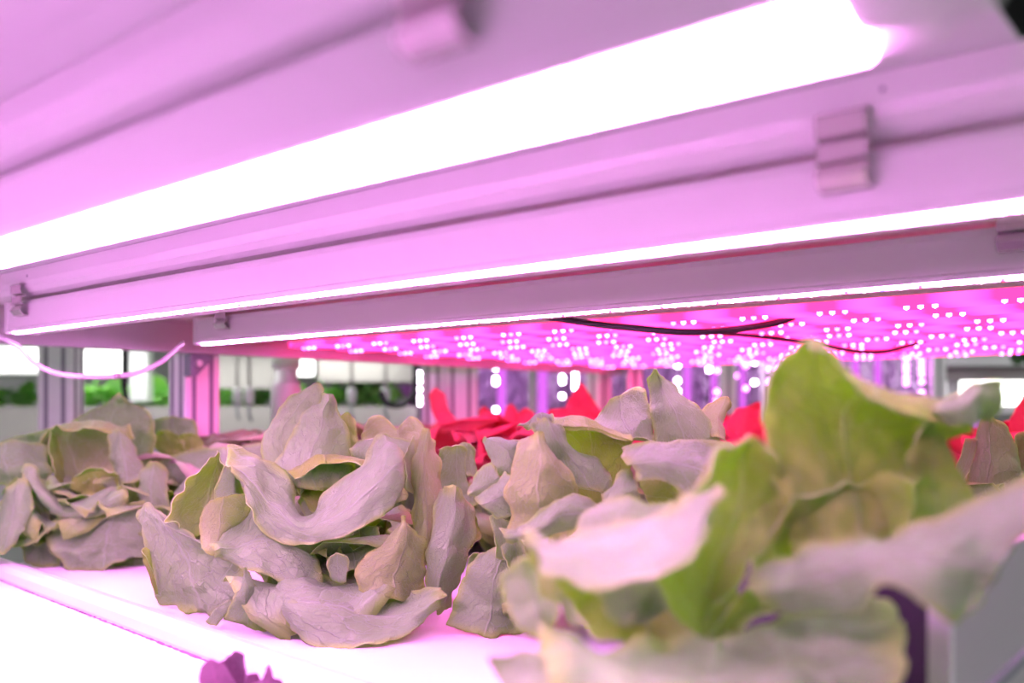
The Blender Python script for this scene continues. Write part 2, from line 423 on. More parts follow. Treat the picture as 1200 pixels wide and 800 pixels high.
for y_, lo_ in ((.7, 0), (1.7, 0), (.0, 1)):
    box('shelf_bearer', (X0 - .04, y_, .93), (.2 if lo_ else XE, y_ + .04, .965 if lo_ else .975), MT['alu'], rack)
tr_ = thing('tray_rim', 'rounded white rim running along the front of the lettuce tray', 'rim', (0, 0, 0))
# rounded rim between the boards
bm = bmesh.new()
pr = [(.452, .965), (.452, .996), (.454, 1.004), (.459, 1.009), (.466, 1.011), (.474, 1.010), (.480, 1.007), (.484, 1.001), (.484, .965)]
extrude_x(bm, pr, X0 - .05, XE)
for v_ in bm.verts: v_.co.y = ry(v_.co.x, v_.co.y)
link_mesh('lip', bm, MT['rim'], tr_, True).data.polygons.foreach_set('use_smooth', [False] * 11)
# grime in the joint: a ragged thin bead
rs = random.Random(4); bm = bmesh.new(); pts = []; rad = []
for i in range(260):
    x = X0 + i * (XE - X0) / 259; pts.append((x, ry(x, .4505) + rs.uniform(-.0008, .0004), .9935)); rad.append(rs.uniform(.0004, .0017) * (.5 + 1.0 * (i / 259)))
add_tube(bm, pts, rad, 5); tag(link_mesh('joint_grime', bm, MT['dirt'], tr_), kind='stuff')
# cross beam at the far end, lip and rear edge
bm = bmesh.new(); zb = CH + .083
prof_b = [(X0 - .028, zb), (X0, zb), (X0, zb + .045), (X0 + .004, zb + .048), (X0 + .004, ZP), (X0 - .028, ZP)]
a = [bm.verts.new((x, -.32, z)) for x, z in prof_b]; b = [bm.verts.new((x, 1.93, z)) for x, z in prof_b]
for i in range(6): bm.faces.new((a[i], a[(i + 1) % 6], b[(i + 1) % 6], b[i]))
bm.faces.new(a[::-1]); bm.faces.new(b)
link_mesh('cross_beam', bm, MT['beam'], rack)
# white end board on the near right, with a groove rail
eb = thing('end_board', 'pale grey end board closing the tray at the lower right corner', 'board', (XE, 1.1, 1.0))
box('board', (.0, -.65, -.03), (.006, .8, .122), MT['beam'], eb, .001)
box('lower_rail', (.006, -.645, .052), (.010, .8, .058), MT['groove'], eb); box('front_edge_trim', (-.002, -.655, -.03), (.008, -.65, .123), MT['white_plastic'], eb)
# legs of the rack: corner posts standing on the floor
for (x, y, wx, wy, z1) in ((X0 - .07, .788, .05, .06, ZP), (X0 - .05, 1.88, .04, .04, 1.9), (X0 - .07, -.30, .04, .08, 1.9), (X1 + .16, -.42, .04, .08, 1.9), (X1 + .05, 2.0, .04, .04, 1.9)):
    post(rack, x, y, wx, wy, 0, z1 if z1 < 1.5 else 1.9)
br = bmesh.new(); vsb = []
pb = [(0, 0), (.034, 0), (.034, -.010), (.010, -.034), (0, -.034)]
a = [br.verts.new((0, y, z)) for y, z in pb]; b = [br.verts.new((.02, y, z)) for y, z in pb]
for i in range(5): br.faces.new((a[i], a[(i + 1) % 5], b[(i + 1) % 5], b[i]))
br.faces.new(a[::-1]); br.faces.new(b)
o = link_mesh('corner_bracket', br, MT['grey'], rack); o.location = (X0 - .044, .755, zb)
add = bmesh.new(); add_tube(add, [(0, 0, 0), (.004, 0, 0)], .005, 12)
o = link_mesh('bracket_bolt', add, MT['alu'], o); o.location = (.020, .013, -.014)

# ================================================================ lamps
def light_bar(y, label, clips, sw=.013, pd=.0016, left=X0 + .085, right=X1, group='LED bars over the lettuce', cap=False):
    root = thing('led_grow_light', label, 'grow light', ((left + right) / 2, y, CH + .09), group)
    Lx = (right - left) / 2; z = 0
    def ex(name, prof, m, x0=-Lx, x1=Lx, sm=False):
        bm = bmesh.new(); extrude_x(bm, prof, x0, x1); return link_mesh(name, bm, MT[m], root)
    # housing: sloped face with a shoulder ridge, flat top
    ex('housing', [(0, 0), (-.001, .004), (.0005, .0055), (.001, .030), (.003, .0345), (.006, .036), (.031, .036), (.035, .033), (.037, .004), (.036, 0), (sw + .0006, 0), (sw + .0006, .002), (.0015, .002), (.0015, 0)], 'white_metal')
    # mounting rail above it, rounded bottom, screwed to the lamp ceiling
    ex('mounting_rail', [(-.004, .0695), (-.004, .056), (-.002, .049), (.003, .044), (.010, .041), (.036, .041), (.042, .045), (.046, .056), (.046, .0695)], 'white_metal', X0 + .01 - root.location.x, Lx)
    strip = ex('light_strip', [(.0020, .0), (.0035, -pd * .7), (sw / 2, -pd), (sw - .0015, -pd * .7), (sw, .0), (sw, .0015), (.0020, .0015)], 'glow', -Lx + .012, Lx - .012)
    bm = bmesh.new(); k = 0; x = -Lx + .02
    while x < Lx - .015:
        mi = (0, 0, 1, 0, 2, 0, 1, 0)[k % 8]
        for yy in (.0045,):
            mtx = Matrix.Translation((x, yy - .0012, -pd * .5 - .0003)) @ Matrix.Diagonal((.0022, .0016, .0018, 1))
            r_ = bmesh.ops.create_icosphere(bm, subdivisions=1, radius=1, matrix=mtx)
            for f in {f for v_ in r_['verts'] for f in v_.link_faces}: f.material_index = mi
        x += .0135; k += 1
    tag(link_mesh('leds', bm, [MT['led_white'], MT['led_red'], MT['led_blue']], strip), kind='stuff')
    for cx in clips:
        bm = bmesh.new(); prof = [(.002, .052), (-.008, .053), (-.010, .051), (-.0095, .042), (-.003, .0400), (-.0085, .0385), (-.0085, .0315), (-.010, .0295), (-.004, .0285), (-.0075, .0275), (-.0105, .0225), (-.0065, .0175), (-.0005, .0165)]
        w_ = .0125
        for s in range(len(prof) - 1):
            (y0, z0), (y1, z1) = prof[s], prof[s + 1]
            bm.faces.new([bm.verts.new(v_) for v_ in ((-w_, y0, z0), (w_, y0, z0), (w_, y1, z1), (-w_, y1, z1))])
        bmesh.ops.remove_doubles(bm, verts=bm.verts, dist=1e-5)
        o = link_mesh('spring_clip', bm, MT['clip'], root); o.location = (cx - root.location.x, 0, 0)
        sm = o.modifiers.new('thickness', 'SOLIDIFY'); sm.thickness = .0009; sm.offset = 0
        bm = bmesh.new(); add_tube(bm, [(0, -.0045, .061), (0, -.0035, .061)], .0013, 10)
        o = link_mesh('screw', bm, MT['groove'], o); o.location = (.018, 0, 0)
    for s in (-1, 1):
        bm = bmesh.new(); add_box(bm, (-.004, -.0012, -.001), (.004, .038, .0365), 0, .0015)
        o = link_mesh('end_cap', bm, MT['white_plastic'], root); o.location = (s * Lx, 0, 0)
    return root
light_bar(.198, 'wide white LED bar nearest the viewer, its glowing strip broadest of all', (-.192, -1.10), right=-.066, sw=.034, pd=.0042)
bar_a = bpy.data.objects['led_grow_light']
bm = bmesh.new(); x = -.58
while x < .57:
    add_box(bm, (x, .0165, -.0050), (x + .013, .0188, -.0040)); x += .024
tag(link_mesh('strip_divider', bm, MT['white_plastic'], bar_a), kind='stuff')
light_bar(.449, 'middle white LED bar with a metal spring clip above its long bright strip', (-.162, -1.115), right=-.06)
light_bar(.697, 'slim white LED bar furthest back, just before the pink glowing boards', (-.135, -1.09), right=-.06)
lamp_back = light_bar(-.034, 'unseen white LED bar behind the viewer, added to light the shelf ceiling', (-.25, -1.1), right=-.25, sw=.034, pd=.0042)  # extra bar out of view, added to light the shelf ceiling
# round white end socket with grey ring at the near end of the first bar
soc = thing('lamp_socket', 'round white lamp socket with a grey ring plug under the shelf ceiling', 'socket', (-.064, .203, CH + .084))
bm = bmesh.new(); add_tube(bm, [(-.008, 0, .018), (.0, 0, .018), (.018, 0, .018)], [.020, .022, .019], 20)
link_mesh('body', bm, MT['white_plastic'], soc)
bm = bmesh.new(); add_tube(bm, [(.018, 0, .02), (.026, 0, .022)], [.015, .014], 18); link_mesh('ring_plug', bm, MT['grey'], soc)
bm = bmesh.new(); add_tube(bm, [(.026, 0, .022), (.029, 0, .022)], [.009, .008], 14); link_mesh('plug_centre', bm, MT['cable'], soc)
box('mounting_tab', (-.004, -.01, .036), (.004, .01, .0745), MT['white_plastic'], soc)

# rear pink boards with triplets of LEDs
rsd = random.Random(7)
ys = [.93 + .098 * k for k in range(10)]
ordn = ['first', 'second', 'third', 'fourth', 'fifth', 'sixth', 'seventh', 'eighth', 'ninth', 'tenth']
board0 = None
for k, y in enumerate(ys):
    lab = 'pink LED board hung under the shelf ceiling, %s behind the slim white bar' % ordn[k]
    if board0 is None:
        root = thing('led_board', lab, 'grow light', (-.67, y, CH + .104), 'pink LED boards'); board0 = root
        box('backing', (-.555, -.036, .002), (.555, .036, .008), MT['white_metal'], root)
        box('diffuser', (-.555, -.030, -.006), (.555, .030, .002), MT['pink_glow'], root)
        bm = bmesh.new(); x = -.54; q = 0
        while x < .54:
            for j in range(3):
                for yy in (-.012,):
                    r_ = bmesh.ops.create_icosphere(bm, subdivisions=1, radius=.0032, matrix=Matrix.Translation((x + j * .013, yy, -.007)))
                    for f in {f for v_ in r_['verts'] for f in v_.link_faces}: f.material_index = 1 if (q * 3 + j) % 4 == 0 else 0
            x += .085; q += 1
        tag(link_mesh('leds', bm, [MT['led_pink'], MT['led_violet']], root), kind='stuff')
        for s in (-.4, .4): box('hanger', (s - .003, -.006, .008), (s + .003, .006, .056), MT['clip'], root)
    else:
        root = board0.copy(); COL.objects.link(root); root.location.y = y; root['label'] = lab
        root.location.x += (k % 3 - 1) * .017
        for ch in children(board0):
            c = ch.copy(); COL.objects.link(c); c.parent = root

# cables
def cable(name, pts, r, m, label, n=8):
    bm = bmesh.new(); add_tube(bm, spline(pts, n).tolist(), r, 8)
    return tag(link_mesh(name, bm, MT[m]), label, 'cable')
c1 = thing('lamp_cable', 'pale cable with two dark connectors sagging between two LED bar ends', 'cable', W(130, 440, 1.16))
loc = Vector(c1.location)
P = [Vector(W(*p)) - loc for p in ((-6, 392, 1.12), (20, 405, 1.12), (40, 425, 1.13), (65, 437, 1.14), (95, 441, 1.15), (130, 441, 1.17), (160, 437, 1.19), (190, 423, 1.22), (214, 402, 1.25))]
bm = bmesh.new(); add_tube(bm, spline(P, 6).tolist(), .0031, 8); link_mesh('wire', bm, MT['cable'], c1)
for a_, b_ in (((87, 440.5, 1.15), (98, 441.3, 1.153)), ((133, 441, 1.172), (141, 440, 1.176))):
    bm = bmesh.new(); add_tube(bm, [Vector(W(*a_)) - loc, Vector(W(*b_)) - loc], .0040, 8); link_mesh('connector', bm, MT['beige'], c1)
cable('power_cable', [W(640, 371, 1.03), W(700, 380, 1.02), W(740, 384, 1.01), W(800, 389, 1.0), W(850, 387, 1.0), W(905, 379, 1.0), W(930, 371, 1.0)], .0038, 'black', 'thick black cable hanging beneath the pink LED boards')
cable('power_cable', [W(700, 380, 1.15), W(790, 386, 1.15), W(880, 393, 1.2), W(950, 402, 1.25), W(1000, 411, 1.3), W(1035, 412, 1.3), W(1065, 405, 1.33), W(1092, 397, 1.36)], .0032, 'black', 'thin black cable sagging low across the pink glow above the tall leaf')
cable('power_cable', [W(146, 405, 1.9)[:2] + (3.1,), W(146, 405, 1.9)[:2] + (2.2,), W(146, 405, 1.9), W(145, 440, 1.9), W(147, 462, 1.9), W(154, 480, 1.88), W(175, 492, 1.86)], .0062, 'black', 'black cable hanging straight down beside the bright window light')

# ================================================================ background, left: herb rack
hr = thing('herb_rack', 'pale rack behind the far end of the shelf carrying green herbs', 'rack', (-3.0, 1.4, 0))
def wbox(parent, px0, px1, py0, py1, d, m, name, depth=.04, bev=0):
    """box placed in the room at the distance d, facing the aisle the camera stands in"""
    c = np.array(W((px0 + px1) / 2, (py0 + py1) / 2, d)); hw = (px1 - px0) / F * d / 2; hh = (py1 - py0) / F * d / 2
    bm = bmesh.new(); add_box(bm, (-hw, 0, -hh), (hw, depth, hh), 0, bev)
    o = link_mesh(name, bm, MT[m], parent)
    o.location = Vector(c) - (parent.location if parent else Vector((0, 0, 0))); o.rotation_euler[2] = math.radians(40)
    return o
wbox(hr, -80, 488, 476, 620, 2.75, 'beige', 'shelf_side', .14)
wbox(hr, -80, 60, 432, 438, 2.7, 'white_metal', 'lamp_rail', .3)
wbox(hr, -80, 480, 372, 406, 2.9, 'white_metal', 'upper_shelf', .1)
wbox(hr, 255, 322, 400, 455, 2.75, 'beige', 'hanging_cover', .3)
wbox(hr, 373, 492, 400, 447, 2.7, 'beige', 'hanging_cover', .3)
wbox(hr, 152, 172, 400, 470, 2.75, 'alu', 'pillar', .05)
for k, (a_, b_, c_, e_, lab) in enumerate(((-60, 54, 408, 433, 'wide white light panel glowing at the very left beyond the shelf'), (93, 142, 410, 437, 'square white light panel beside the hanging black cable'), (345, 367, 418, 440, 'small white light panel beside the pink pipe'))):
    o = wbox(None, a_, b_, c_, e_, 2.65, 'tube', 'square_lamp', .02, .004); tag(o, lab, 'light', 'white light panels')
def tagw(o, *a): return tag(o, *a)
tagw(wbox(None, 1098, 1200 + 60, 444, 475, 3.0, 'tube', 'square_lamp', .03, .01), 'long white tube light behind the tall leaf tip at the right edge', 'light', 'white light panels')
# herbs
hl = area('herb_fill_light', W(200, 412, 2.62), (math.radians(12), 0, math.radians(40)), (1.3, .05), 2.8, (.97, 1, .93))  # fill light added to brighten the herbs, no tube is modelled
rs = random.Random(11)
hp = [(-45, 'clump at the left edge of the photo'), (-8, 'under the wide light panel'), (30, 'left of the first post'), (105, 'under the square light panel'), (135, 'right before the black cable'), (168, 'just after the black cable'), (190, 'left of the pink post'), (262, 'right of the pink post'), (300, 'left of the pink pipe'), (352, 'right of the pink pipe'), (385, 'under the grey cover'), (418, 'under the middle of the grey cover'), (452, 'under the right end of the grey cover')]
hproto = None
for k, (px, lab) in enumerate(hp):
    base = Vector(W(px, 479, 2.85 + .05 * (k % 3)))
    lab = 'blurred bright green herb ' + lab
    if hproto is None:
        h = thing('potted_herb', lab, 'plant', base, 'green herbs on the far rack'); hproto = h
        for q in range(14):
            G = blade(.105 * rs.uniform(.7, 1.1), .06, rs.uniform(20, 85), rs.uniform(-20, 50), .4, .5, .004, q, 8)
            leaf_part(h, put(G, q * 2.4, (0, 0, 0)), 'herb', 0)
        stem_part(h, 'herb', .006, .03)
    else:
        h = hproto.copy(); COL.objects.link(h); h.location = base; h['label'] = lab; h.rotation_euler[2] = k * 1.3; h.scale = [rs.uniform(.85, 1.2)] * 3
        for ch in children(hproto): c = ch.copy(); COL.objects.link(c); c.parent = h
# little white drip bottles
for px, d, lab in ((278, 2.5, 'left of the pink pipe, faint'), (286 + 6, 2.3, 'close to the pink pipe'), (412, 2.5, 'under the grey cover'), (452, 2.5, 'at the right end of the grey cover')):
    t = thing('drip_bottle', 'small white drip bottle upside down ' + lab, 'bottle', W(px, 465, d), 'white drip bottles')
    bm = bmesh.new(); add_tube(bm, [(0, 0, .025), (0, 0, .01), (0, 0, -.012), (0, 0, -.02)], [.011, .012, .012, .006], 12); bo_ = link_mesh('body', bm, MT['white_plastic'], t)
    bm = bmesh.new(); add_tube(bm, [(0, 0, -.02), (0, 0, -.045), (.01, 0, -.06)], .004, 8); link_mesh('nozzle', bm, MT['grey'], bo_)
    bm = bmesh.new(); add_tube(bm, [(0, 0, .025), (0, 0, .15)], .004, 6); link_mesh('hose', bm, MT['beige'], t)
cable('power_cable', [W(487, 440, 2.4)[:2] + (3.1,), W(487, 440, 2.4)[:2] + (2.2,), W(487, 440, 2.4), W(486, 458, 2.4), W(478, 470, 2.4), W(466, 475, 2.4), W(452, 471, 2.4), W(446, 458, 2.4)], .008, 'black', 'black cable looping beside the grey hanging cover')
# upright posts and pipe seen between shelf and lettuces
def far_post(px0, px1, d, lab, m='alu', py0=380, z0=0.):
    c = Vector(W((px0 + px1) / 2, 440, d)); wd = (px1 - px0) / F * d
    t = thing('rack_post', lab, 'post', (c.x, c.y, 0), 'posts behind the shelf')
    z1 = CH + (478 - py0) / F * d
    post(t, 0, 0, wd, wd * .8, 0, z1, m, math.radians(40)).name = 'profile'
    box('foot', (-wd * .8, -wd * .8, 0), (wd * .8, wd * .8, .012), MT['grey'], t)
    return t
far_post(52, 92, 1.75, 'pale slotted aluminium post left of the square light panel')
far_post(496, 520, 2.1, 'light slotted post left of the tall pink leaf')
far_post(522, 560, 2.15, 'wide grey slotted post behind the red lettuces')
far_post(620, 628, 2.6, 'thin grey post before the violet foil')
far_post(700, 716, 2.3, 'grey post under the end of the cross beam, left of its neighbour')
far_post(735, 752, 2.25, 'pale green post at the end of the cross beam')
far_post(844, 861, 2.6, 'white post in the middle of the violet foil')
far_post(891, 905, 2.8, 'dim lilac post left of the tall curled leaf')
far_post(1090, 1106, 2.7, 'grey post left of the grey cross rails')
# pvc pipe with couplings
pp = Vector(W(335, 440, 1.72))
t = thing('pvc_pipe', 'upright plastic drain pipe with a wide coupling, lit pink', 'pipe', (pp.x, pp.y, 0))
bm = bmesh.new(); add_tube(bm, [(0, 0, 0), (0, 0, CH + .10)], .0215, 20); link_mesh('pipe', bm, MT['white_plastic'], t)
def zz(py, d=1.72): return CH + (478 - py) / F * d
bm = bmesh.new(); add_tube(bm, [(0, 0, zz(433)), (0, 0, zz(431)), (0, 0, zz(415))], [.0215, .0265, .0265], 20); link_mesh('collar', bm, MT['white_plastic'], t)
bm = bmesh.new(); add_tube(bm, [(0, 0, zz(500)), (0, 0, zz(455)), (0, 0, zz(448)), (0, 0, zz(446))], [.028, .028, .025, .0215], 20); link_mesh('coupling', bm, MT['white_plastic'], t)

# ================================================================ background, right: foil curtain, light strings, grey frame
FA, FB = Vector(W(470, 440, 3.0)), Vector(W(1085, 440, 3.3))
fc = thing('foil_curtain', 'crinkled silver foil curtain glowing violet behind the shelf', 'curtain', FA)
L_ = (FB - FA); L_.z = 0; ln = L_.length; ang = math.atan2(L_.y, L_.x)
nseg = 120; bm = bmesh.new(); rs = random.Random(5); top = []; bot = []
for i in range(nseg + 1):
    x = ln * i / nseg; off = .018 * math.sin(i * 1.1) + rs.uniform(-.012, .012)
    top.append(bm.verts.new((x, off, .9))); bot.append(bm.verts.new((x, off + rs.uniform(-.01, .01), -.7)))
for i in range(nseg): bm.faces.new((bot[i], bot[i + 1], top[i + 1], top[i]))
o = link_mesh('foil_sheet', bm, MT['foil'], fc, True); fc.rotation_euler[2] = ang
o.modifiers.new('thickness', 'SOLIDIFY').thickness = .002
# glowing violet strips before the foil, imitating LED reflections in it
vt = [(507 + 10, 3), (596, 9), (634, 10), (838, 7), (925, 6), (1003, 5), (1026, 4), (1040, 4)]
vt = [(518, 8), (588, 10), (636, 11), (806, 8), (838, 8), (872, 7), (925, 7), (985, 6), (1004, 7), (1030, 6)]
for k, (px, wd) in enumerate(vt):
    d = 2.85 + .03 * (k % 4)
    t = tag(wbox(None, px - wd / 2, px + wd / 2, 405, 500, d, 'violet_reflection', 'violet_reflection', .02, .003), 'upright glowing strip imitating a violet reflection in the foil, %s of the row counted from the grey post' % ordn[k], 'light', 'violet reflection strips')
# strings of bulbs (bokeh dots)
strings = [(491, [438, 446, 456, 466, 472], 'white'), (581, [431, 444, 448, 480], 'white'), (659, [442, 447, 464], 'white'), (674, [438, 443, 449, 454], 'white'), (794, [417, 428, 446, 458], 'white'),
           (831, [419, 433], 'white'), (840, [409, 434, 459, 470], 'led'), (862, [419, 440], 'led'), (874, [428, 455], 'led'), (884, [414, 420, 424, 448], 'white'), (901, [412, 432, 447], 'led'), (911, [432, 412], 'led'),
           (931, [415, 424], 'white'), (1037, [375, 384, 392, 400], 'led'), (1062, [420, 428, 434, 442, 449], 'led'), (1080, [416, 424, 431, 438, 447, 460], 'led')]
for k, (px, pys, kind) in enumerate(strings):
    d = 2.7 + .02 * (k % 5)
    t = thing('light_string', 'vertical string of %d blurred %s lamps before the foil, %s' % (len(pys), 'white' if kind == 'white' else 'pink', 'no. %d' % k), 'string light', W(px, 500, d), 'strings of lamps before the foil')
    l0 = Vector(t.location)
    for py in pys:
        p_ = Vector(W(px, py, d)) - l0
        bm = bmesh.new(); bmesh.ops.create_icosphere(bm, subdivisions=1, radius=.0075, matrix=Matrix.Translation(p_))
        link_mesh('bulb', bm, MT['led_pink' if kind == 'led' else 'led_white'], t)
    bm = bmesh.new(); add_tube(bm, [(0, 0, -.1), (0, 0, 3.1 - l0.z)], .0012, 5); link_mesh('wire', bm, MT['black'], t)
where = ['by the grey post at the hanging cover', 'above the red lettuce left of the violet strip', 'right of the violet strip', 'above the pointed red leaf', 'by the curled green leaf tip', 'just right of the curled leaf tip', 'left of the white post', 'right of the white post', 'between white post and lilac post', 'left of the lilac post', 'at the lilac post', 'just right of the lilac post', 'at the edge of the tall leaf', 'hanging from the pink boards above the tall leaf', 'left of the two pink columns by the grey frame', 'right of the two pink columns by the grey frame']
for t, wh in zip([o for o in bpy.data.objects if o.name.startswith('light_string')], where):
    t['label'] = 'vertical string of small glowing lamps ' + wh
fr = thing('grey_frame', 'grey steel frame of cross rails behind the tall leaf at the right', 'frame', W(1160, 440, 2.9))
wbox(fr, 1100, 1300, 398, 410, 2.9, 'white_metal', 'rail', .03); wbox(fr, 1100, 1300, 411, 428, 2.92, 'alu', 'rail', .03)
wbox(fr, 1100, 1300, 430, 446, 2.95, 'beige', 'rail', .03); wbox(fr, 1100, 1300, 476, 484, 2.95, 'alu', 'rail', .03)
wbox(fr, 1110, 1125, 440, 520, 2.98, 'alu', 'upright', .03); wbox(fr, 1150, 1160, 470, 530, 2.98, 'alu', 'upright', .03)
tag(wbox(None, 1141, 1147, 476, 520, 3.1, 'violet_reflection', 'violet_reflection', .02, .003), 'lone glowing strip imitating a violet reflection behind the grey frame', 'light', 'violet reflection strips')
h = thing('hanging_plant', 'dark green plant hanging over the grey frame at the right edge', 'plant', W(1198, 402, 2.8))
for q in range(9):
    G = blade(.07, .045, random.Random(q).uniform(-80, -10), -80, .4, .4, .003, q, 8); leaf_part(h, put(G, q * 2.4, (0, 0, 0)), 'dark_herb', 0)

# ================================================================ lettuces
exec_leaves = []
def head(name, label, D, px, py_base=None, group=None):
    p = W(px, 478, D); return thing(name, label, 'lettuce', (p[0], p[1], 1.0), group)

#HEROES_BEGIN
# ---- the sharp head in the middle
L2 = head('butterhead_lettuce', 'large sharp butterhead lettuce standing whole just behind the rounded tray rim', .92, 385, group='butterhead lettuces')
D = .90
def h2(*rows, **k): hero_leaf(L2, D, rows, **k)
h2([5,5,330,575,350,580,365,575],[6,5,303,528,330,520,362,515],[7,6,322,495,345,488,370,493],[8,7,348,470,362,465,378,470],[8,7,364,452,373,447,382,455])
h2([2,3,330,570,370,575,412,570],[3,4,316,546,362,541,412,538],[4,4,343,514,376,506,408,508],[4,4,354,490,378,483,397,488],[4,4,374,476,384,468,391,474],[4,4,381,463,384,459,387,464], bulge=1.5, rnd=.05)
h2([2,2,366,600,385,605,410,598],[4,4,350,578,385,575,425,570],[4,4,338,552,385,545,440,550],[1,1,337,552,362,533,395,530,441,541],[-1,-1,340,556,365,545,400,543,432,553], rnd=.1, m='heart')
h2([-1,-6,262,522,268,545,282,560],[0,-8,300,533,298,562,290,592],[0,-8,338,558,322,592,312,624],[-3,-9,355,602,358,620,363,638],[-3,-9,388,580,398,600,412,625],[-2,-8,424,532,436,568,447,606],[-2,-6,445,505,462,545,470,592],[-2,-3,458,515,476,545,478,585], bulge=2.2, nu=44, nv=60, rnd=.06)
h2([-8,-8,248,642,250,646,256,652],[-5,-9,272,608,274,640,285,668],[-4,-9,300,592,308,630,316,676],[-3,-9,340,605,350,640,346,690],[-3,-7,366,622,376,655,380,692], bulge=1, nu=44, nv=44, rnd=.1)
h2([-5,-8,316,664,322,690,332,722],[-6,-13,342,662,336,700,345,748],[-5,-14,384,673,395,715,400,762],[-5,-13.5,430,684,446,720,450,752],[-7,-12,482,697,486,712,490,735],[-9,-10,522,686,521,697,518,706], bulge=1.5, nu=44, nv=52, rnd=.12)
h2([-1,0,163,594,172,586,181,592],[-1,-4,160,615,190,615,240,632],[0,-4,170,652,215,655,275,650],[1.5,-5,180,690,225,690,288,682],[2,-5,188,706,240,722,292,722], bulge=1.5, nu=48, nv=48, rnd=.14)
h2([-1,-1,170,640,166,645,172,650],[-1,-1,176,650,170,662,178,670],[0,0,182,685,180,695,186,700], ruf=.5, nu=12,nv=20, m='heart')
h2([-10,-10,277,674,286,664,297,670],[-11,-9,275,695,290,692,305,690],[-9,-8,262,724,290,734,314,742], bulge=1.2, rnd=.1, nu=24, nv=24)
h2([-7,-8,240,728,252,712,270,700],[-8,-8,252,734,262,722,278,712], nu=20, nv=14)
h2([-1,0,248,538,256,529,265,548],[-2,1,226,567,250,562,288,572],[-4,0,192,608,240,598,292,600],[-4,-1,204,616,245,627,278,622], bulge=-2.5, rnd=.08, m='mid')
h2([-3,-2,262,545,275,548,285,560],[-3,-1,250,575,275,580,290,590],[-3,-2,255,600,275,605,292,610], bulge=1)
h2([-6,-5,240,592,262,579,290,574],[-6,-5,232,612,258,612,288,600],[-7,-5,233,645,252,652,270,628], bulge=1, m='mid')
h2([1,2,488,513,500,503,512,515],[0,1,484,533,496,530,514,532],[-1,0,481,560,498,570,520,570],[-2,-1,485,600,500,602,526,600],[-3,-2,480,640,498,648,516,655], bulge=1.5, rnd=.08, m='mid')
h2([1,3,478,520,486,512,492,520],[-1,2,474,545,482,545,498,560],[-2,0,476,575,486,580,505,600])
h2([4,5,513,524,535,521,548,526],[4,5,512,560,535,560,546,556],[3,4,513,605,540,605,562,592], rnd=.08)
h2([5,6,540,520,548,517,556,526],[5,6,543,535,551,535,558,545],[5,6,546,560,553,558,556,570])
h2([-3,-3,516,572,532,572,549,592],[-5,-4,507,610,534,610,557,625],[-6,-5,499,650,525,650,543,657],[-6,-5,498,690,515,690,538,688],[-6,-5,503,715,514,719,526,712], bulge=2, rnd=.1)
h2([-2,-2,548,608,556,605,560,614],[-3,-2,542,625,553,620,562,630],[-4,-4,538,650,545,655,550,645], nu=16,nv=16, m='heart')
h2([-7,-6,460,615,472,604,482,617,499,628],[-8,-6,438,642,465,640,485,645,502,652],[-9,-6,414,668,445,675,475,680,501,690],[-9,-7,420,692,450,698,475,702,498,700], bulge=1.5, rnd=.1, m='mid')
h2([-9,-9,386,655,395,648,406,652],[-9,-9,385,667,395,665,408,668],[-9,-9,388,682,396,684,406,684], nu=16, nv=16)
h2([3,3,412,520,440,514,490,518],[2,2,412,532,440,528,488,535],[3,3,420,565,450,560,485,560])
h2([10,10,425,500,445,489,465,503,480,487,494,505],[8,8,425,530,450,530,470,532,480,530,495,532], rnd=.05, m='mid')
h2([7,7,396,487,407,481,416,490],[6,6,400,505,410,505,419,508],[5,5,405,545,410,545,416,545], m='heart')
h2([-2,-2,375,640,385,625,395,628],[-3,-3,380,650,410,640,440,615],[-5,-5,385,672,415,665,450,640], nu=20, nv=20)
h2([3,4,352,580,356,560,365,555],[4,4,350,595,362,575,372,575],[2,2,355,615,367,610,378,610])
head_leaves(L2, .125, .15, 3, n=14); stem_part(L2)
h2([-4,-3,300,690,330,650,360,620],[-4,-2,340,720,370,690,400,650],[-5,-3,380,730,420,700,450,670])

# ---- the head at its right, partly behind the foreground one
L3 = head('butterhead_lettuce', 'pale green butterhead lettuce between the sharp middle head and the big blurred one', .84, 720, group='butterhead lettuces')
D = .78
def h3(*rows, **k): hero_leaf(L3, D, rows, **k)
h3([2,2,755,443,767,432,780,440],[2,3,758,458,778,450,797,460],[1,3,762,486,790,480,824,490],[1,3,766,518,800,515,842,518],[1,3,770,560,805,560,850,555], bulge=1.2, rnd=.05)
h3([3,3,757,443,767,438,778,443],[4,4,762,455,770,450,778,452], nu=14, nv=10, m='heart')
h3([5,5,693,487,724,460,758,453],[4,4,697,498,730,488,762,480],[2,2,712,512,740,516,766,513],[1,1,720,516,742,520,768,516], rnd=.12)
h3([3,3,690,610,715,612,745,605],[5,5,662,565,700,560,738,555],[4,4,640,520,695,520,748,525],[2,1,633,488,685,487,738,510],[-1,-1,628,498,688,498,742,516],[-1,-1,640,508,690,505,745,520], rnd=.1, nu=44, nv=48, m='heart')
h3([2,2,608,504,612,500,618,506],[1,1,620,494,632,487,640,492],[0,0,618,506,634,500,645,505], nu=18, nv=18)
h3([-3,-4,620,516,631,509,641,524],[-4,-5,604,545,635,545,662,552],[-4,-5,597,577,630,575,676,572],[-4,-4,599,605,632,602,668,596],[-3,-3,596,625,620,616,648,606], bulge=2, rnd=.06, m='mid')
h3([-1,-1,628,498,640,489,651,495],[-2,-1,638,517,652,515,670,522],[-2,0,652,542,675,545,704,542],[-2,0,672,568,692,576,716,584], bulge=1, rnd=.05)
h3([0,0,562,517,569,513,577,515],[-1,0,574,541,592,528,608,525],[-1,0,590,562,603,555,618,545], bulge=1)
h3([-1,-1,544,571,548,580,557,585],[-2,-2,560,551,570,568,573,583],[-2,-2,574,539,586,558,592,568], bulge=.6)
